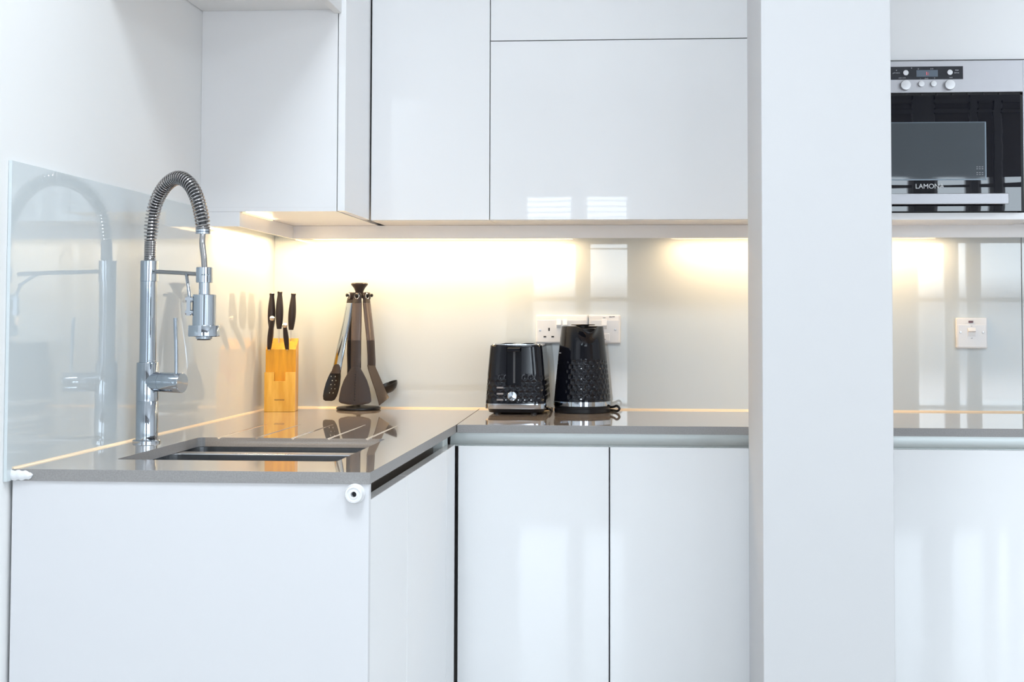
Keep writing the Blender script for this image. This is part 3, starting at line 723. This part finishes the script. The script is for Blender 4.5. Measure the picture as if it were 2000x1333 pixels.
# right spatula
t, a = utensil('right', 'dark flat spatula angling out at the right of the carousel',
    [(.026, 1.2150, .0115, .004, 0), (.0275, 1.2040, .0130, .0055, 0), (.036, 1.15, .0140, .006, 0), (.044, 1.0985, .0140, .006, 0)],
    [(.044, 1.0984, .0138, .006, 0), (.047, 1.06, .0138, .005, 0), (.047, 1.035, .0140, .003, 0), (.047, 1.026, .0145, .0018, 0)], M['smoke'], M['nylon'], 'spatula')
d, s = frameU(a)
bm = bmesh.new(); rs = []
for z, w, r, sh in [(1.028, .0145, .047, 0), (1.018, .0160, .051, 0), (.99, .0185, .066, 0), (.96, .0200, .081, .001), (.940, .0205, .091, .001), (.926, .0200, .098, .001)]:
    c = Vector((UX, UY, z)) + d*r + s*sh
    row = [c + s*w*(-1+2*k/6) + Vector((0, 0, (-.010 if z < .93 else -.004 if z < .95 else 0)*(-1+2*k/6)*-1)) for k in range(7)]
    nrm = Vector((d.x*.9, d.y*.9, .45)).normalized()
    rs.append([p + nrm*.0012 for p in row] + [p - nrm*.0012 for p in row[::-1]])
rings(bm, rs); obj('blade', bm, M['nylon'], t, smooth=True)
# ladle at the back right
t, a = utensil('backright', 'black ladle behind the spatula with only its bowl showing',
    [(.026, 1.2150, .010, .004, 0), (.0275, 1.2040, .011, .0045, 0), (.034, 1.15, .0115, .005, 0), (.040, 1.0985, .0115, .005, 0)],
    [(.040, 1.0984, .0112, .005, 0), (.0445, 1.04, .008, .004, 0), (.046, .99, .0065, .003, 0), (.047, .972, .0065, .0028, 0)], M['smoke'], M['nylon'], 'ladle')
d, s = frameU(a)
bm = bmesh.new(); c0 = Vector((UX, UY, .9700)) + d*.083 ; ax = (Vector((0, 0, 1)) + d*-.42).normalized()
lathe(bm, [(0, -.026), (.014, -.0235), (.024, -.017), (.0305, -.008), (.033, 0), (.0318, 0), (.029, -.008), (.022, -.0155), (.013, -.0215), (0, -.024)], c0, ax, 32, False, False)
obj('bowl', bm, M['black'], t, smooth=True)
# back left spoon
t, a = utensil('backleft', 'dark serving spoon at the back left, mostly hidden behind the turner',
    [(.024, 1.2150, .010, .004, 0), (.0255, 1.2040, .0115, .0045, 0), (.030, 1.15, .0120, .005, 0), (.034, 1.0985, .0120, .005, 0)],
    [(.034, 1.0984, .0120, .005, 0), (.036, 1.06, .0105, .0045, 0), (.037, 1.02, .008, .003, 0), (.038, .99, .008, .0025, 0)], M['smoke'], M['nylon'], 'serving_spoon')
d, s = frameU(a)
bm = bmesh.new(); rs = []
for z, w in [(.995, .008), (.985, .016), (.97, .022), (.95, .0245), (.935, .022), (.925, .014), (.922, .006)]:
    c = Vector((UX, UY, z)) + d*.0385
    row = [c + s*w*(-1+2*k/8) for k in range(9)]
    rs.append([p + d*.0012 for p in row] + [p - d*.0012 for p in row[::-1]])
rings(bm, rs); obj('bowl', bm, M['nylon'], t, smooth=True)

# ------------------------------------------------------------------ dimple pattern shared by the toaster and the kettle
def dimple(u, v, pu, pv):
    """hex lattice of shallow round dimples; u, v in metres"""
    best = 9
    for row in (math.floor(v/pv), math.floor(v/pv)+1):
        off = .5*(row % 2)
        k = round(u/pu - off)
        du = (u - (k+off)*pu)/pu; dv = (v-row*pv)/pv
        best = min(best, du*du + dv*dv*.75)
    q = math.sqrt(best)
    return max(0, 1-(q/.56)**2)
# ------------------------------------------------------------------ toaster
TX = -.3556
ts = thing('toaster', 'gloss black dimpled toaster with a chrome band, left of the kettle', 'toaster', (TX, 3.97, .90))
def tring(hw, y0, y1, r, z, n, disp=None):
    """evenly spaced rounded rectangle, n points, with outward displacement function of arc length"""
    base = rrect(TX-hw, TX+hw, y0, y1, r, 10)
    P = [Vector((p[0], p[1])) for p in base]; P.append(P[0])
    l = [0]
    for a_, b_ in zip(P, P[1:]): l.append(l[-1]+(b_-a_).length)
    out = []; i = 0
    for k in range(n):
        sft = l[-1]*k/n
        while l[i+1] < sft: i += 1
        f = (sft-l[i])/max(1e-9, l[i+1]-l[i]); p = P[i].lerp(P[i+1], f)
        tn = (P[i+1]-P[i]).normalized(); nn = Vector((tn.y, -tn.x))
        q = disp(k/n) if disp else 0
        p = p + nn*q; out.append((p.x, p.y, z))
    return out
N = 320; rs = []; CELLS = 44
perim = .72
for i in range(61):
    z = .9300 + (1.0860-.9300)*i/60; q = (z-.93)/.156
    hw = .0828 - .0115*q**1.25 ; y0 = 3.852+.008*q; y1 = 4.088-.008*q
    fade = max(0, min(1, (1.010-z)/.022))*max(0, min(1, (z-.936)/.006))
    rs.append(tring(hw, y0, y1, .030, z, N, lambda s_, z=z, fade=fade: -.0016*1.5*fade*dimple(s_*perim, z-.93, perim/CELLS, .0142)))
hw = .0713
rs.append(tring(hw-.001, 3.861, 4.079, .030, 1.0880, N)); rs.append(tring(hw-.004, 3.864, 4.076, .028, 1.0890, N))
bm = bmesh.new(); rings(bm, rs)
tb = obj('body', bm, M['gloss_black'], ts, smooth=True)
cut(tb, box(-.3800, -.3385, 3.84, 3.872, .9790, 1.0853),
    box(TX-.045, TX-.012, 3.885, 4.05, 1.02, 1.10), box(TX+.012, TX+.045, 3.885, 4.05, 1.02, 1.10))
bm = bmesh.new(); rings(bm, [tring(hw-.003, 3.8640, 4.076, .028, 1.0885, 80), tring(hw-.004, 3.865, 4.075, .028, 1.0912, 80)])
tr = obj('top_plate', bm, M['chrome'], ts, smooth=True)
cut(tr, box(TX-.045, TX-.012, 3.885, 4.05, 1.06, 1.10), box(TX+.012, TX+.045, 3.885, 4.05, 1.06, 1.10))
bm = bmesh.new(); rings(bm, [tring(.0832, 3.8512, 4.0888, .030, .9155, 96), tring(.0838, 3.8506, 4.0894, .030, .9165, 96), tring(.0838, 3.8506, 4.0894, .030, .9295, 96), tring(.0830, 3.8514, 4.0886, .030, .9302, 96)])
obj('chrome_band', bm, M['chrome'], ts, smooth=True)
bm = bmesh.new(); rings(bm, [tring(.0700, 3.866, 4.075, .026, .9045, 96), tring(.0745, 3.862, 4.078, .028, .9060, 96), tring(.0770, 3.857, 4.083, .030, .9154, 96)])
obj('base', bm, M['black'], ts, smooth=True)
for x in (TX-.052, TX+.050):
    for y in (3.876, 4.062):
        bm = bmesh.new(); lathe(bm, [(.0085, 0), (.0085, .0048)], (x, y, .9001), seg=16); obj('foot', bm, M['black'], ts, smooth=True)
bm = bmesh.new(); bx(bm, -.3620, -.3565, 3.8685, 3.8722, .985, 1.070); obj('slider_slot', bm, M['hose'], ts)
obj('lever', box(-.3765, -.3418, 3.8480, 3.8700, 1.0705, 1.0815), M['gloss_black'], ts, bevel=.002)
bm = bmesh.new(); lathe(bm, [(.0135, -.002), (.0135, .004), (.0128, .0050), (.0128, .0130), (.0118, .0142), (0, .0146)], (-.3618, 3.8525, .9510), (0, -1, 0), 36)
kn = obj('knob', bm, M['chrome'], ts, smooth=True)
bm = bmesh.new(); lathe(bm, [(.0150, -.003), (.0150, .003), (.0138, .004)], (-.3618, 3.8525, .9500), (0, -1, 0), 36); obj('knob_collar', bm, M['black'], ts, smooth=True)
for z in (.9730, .9565, .9400):
    obj('button', box(-.4050, -.3868, 3.8490, 3.8560, z-.0025, z+.0025), M['grey_button'], ts, bevel=.0012)

# ------------------------------------------------------------------ kettle
KX, KY = -.1785, 3.986
kt = thing('kettle', 'gloss black dimpled kettle with a chrome band, right of the toaster', 'kettle', (KX, KY, .90))
SA = math.radians(-73)
def kring(z, q, n=288, inner=0):
    out = []
    r0 = .0792 - .0205*(q**1.12) - inner
    fade = max(0, min(1, (1.047-z)/.004))*max(0, min(1, (z-.936)/.005))
    for k in range(n):
        a = 2*PI*k/n; da = (a-SA+PI) % (2*PI) - PI
        up = max(0, min(1, (q-.74)/.26)); up = up*up*(3-2*up)
        g = math.exp(-(da/(.24+.16*up))**2)
        r = r0 + .0235*up*g
        if not inner: r -= .0024*fade*dimple(a*.075, z-.932, .075*2*PI/30, .0138)
        zz = z - .0160*g*g*max(0, (q-.8)/.2)
        out.append((KX + r*math.cos(a), KY + r*math.sin(a), zz))
    return out
rs = []
for i in range(71):
    q = i/70; rs.append(kring(.932+(1.1395-.932)*q, q))
rs.append(kring(1.1400, 1, inner=.0012))
for i in range(20):
    q = 1 - i*.018; rs.append(kring(.932+(1.1395-.932)*q, q, inner=.0024))
bm = bmesh.new(); rings(bm, rs)
obj('body', bm, M['gloss_black'], kt, smooth=True)
bm = bmesh.new(); lathe(bm, [(.0785, .9190), (.0803, .9196), (.0803, .9318), (.0790, .9325)], (KX, KY, 0), seg=64); obj('chrome_band', bm, M['chrome'], kt, smooth=True)
bm = bmesh.new(); lathe(bm, [(.0760, .9001), (.0782, .9015), (.0785, .9110), (.0770, .9120), (.0770, .9140), (.0780, .9150), (.0782, .9192)], (KX, KY, 0), seg=64); obj('base', bm, M['black'], kt, smooth=True)
bm = bmesh.new(); lathe(bm, [(.0545, 1.1250), (.0545, 1.1330), (.046, 1.1345), (.018, 1.1350), (.018, 1.1425)], (KX, KY+.002, 0), seg=48)
ld = obj('lid', bm, M['black'], kt, smooth=True)
bm = bmesh.new(); lathe(bm, [(.020, 1.1422), (.0325, 1.1428), (.0338, 1.1440), (.0325, 1.1452), (0, 1.1455)], (KX+.002, KY-.002, 0), seg=48); obj('lid_knob', bm, M['black'], ld, smooth=True)
hb_ = SA + PI; hd_ = Vector((math.cos(hb_), math.sin(hb_), 0))
bm = bmesh.new(); P0 = Vector((KX, KY, 0))
tube(bm, smoothpath([P0+hd_*.050+Vector((0, 0, 1.130)), P0+hd_*.078+Vector((0, 0, 1.132)), P0+hd_*.092+Vector((0, 0, 1.115)), P0+hd_*.0955+Vector((0, 0, 1.07)), P0+hd_*.095+Vector((0, 0, 1.0)), P0+hd_*.088+Vector((0, 0, .962)), P0+hd_*.070+Vector((0, 0, .955))], 6), .0085, 14)
obj('handle', bm, M['black'], kt, smooth=True)
bm = bmesh.new()
for da in (-2.755, -2.665):
    c_ = Vector((KX+.0672*math.cos(da), KY+.0672*math.sin(da), 1.0655)); tn = Vector((-math.sin(da), math.cos(da), 0)); nn = Vector((math.cos(da), math.sin(da), 0))
    rings(bm, [[c_ + nn*o_ + tn*.0024*u + Vector((0, 0, .0011*v)) for u, v in ((-1, -1), (1, -1), (1, 1), (-1, 1))] for o_ in (-.001, .0004)])
obj('print', bm, M['print_grey'], kt, label='tiny pale printed marking')
bm = bmesh.new()
tube(bm, smoothpath([(KX+.066, KY+.034, .9110), (-.0915, 3.990, .9150), (-.0820, 3.972, .9190), (-.0745, 3.965, .9120), (-.0800, 3.975, .9045), (-.0940, 4.020, .9036), (-.120, 4.072, .9036), (-.135, 4.084, .9036)], 8), .0034, 10)
obj('power_cord', bm, M['black'], kt, smooth=True)
bm = bmesh.new()
tube(bm, smoothpath([(TX+.074, 3.97, .9090), (-.2700, 3.945, .9110), (-.2655, 3.965, .9060), (-.2660, 4.00, .9036), (-.2665, 4.04, .9036), (-.2700, 4.085, .9036)], 8), .0033, 10)
obj('power_cord', bm, M['black'], ts, smooth=True)
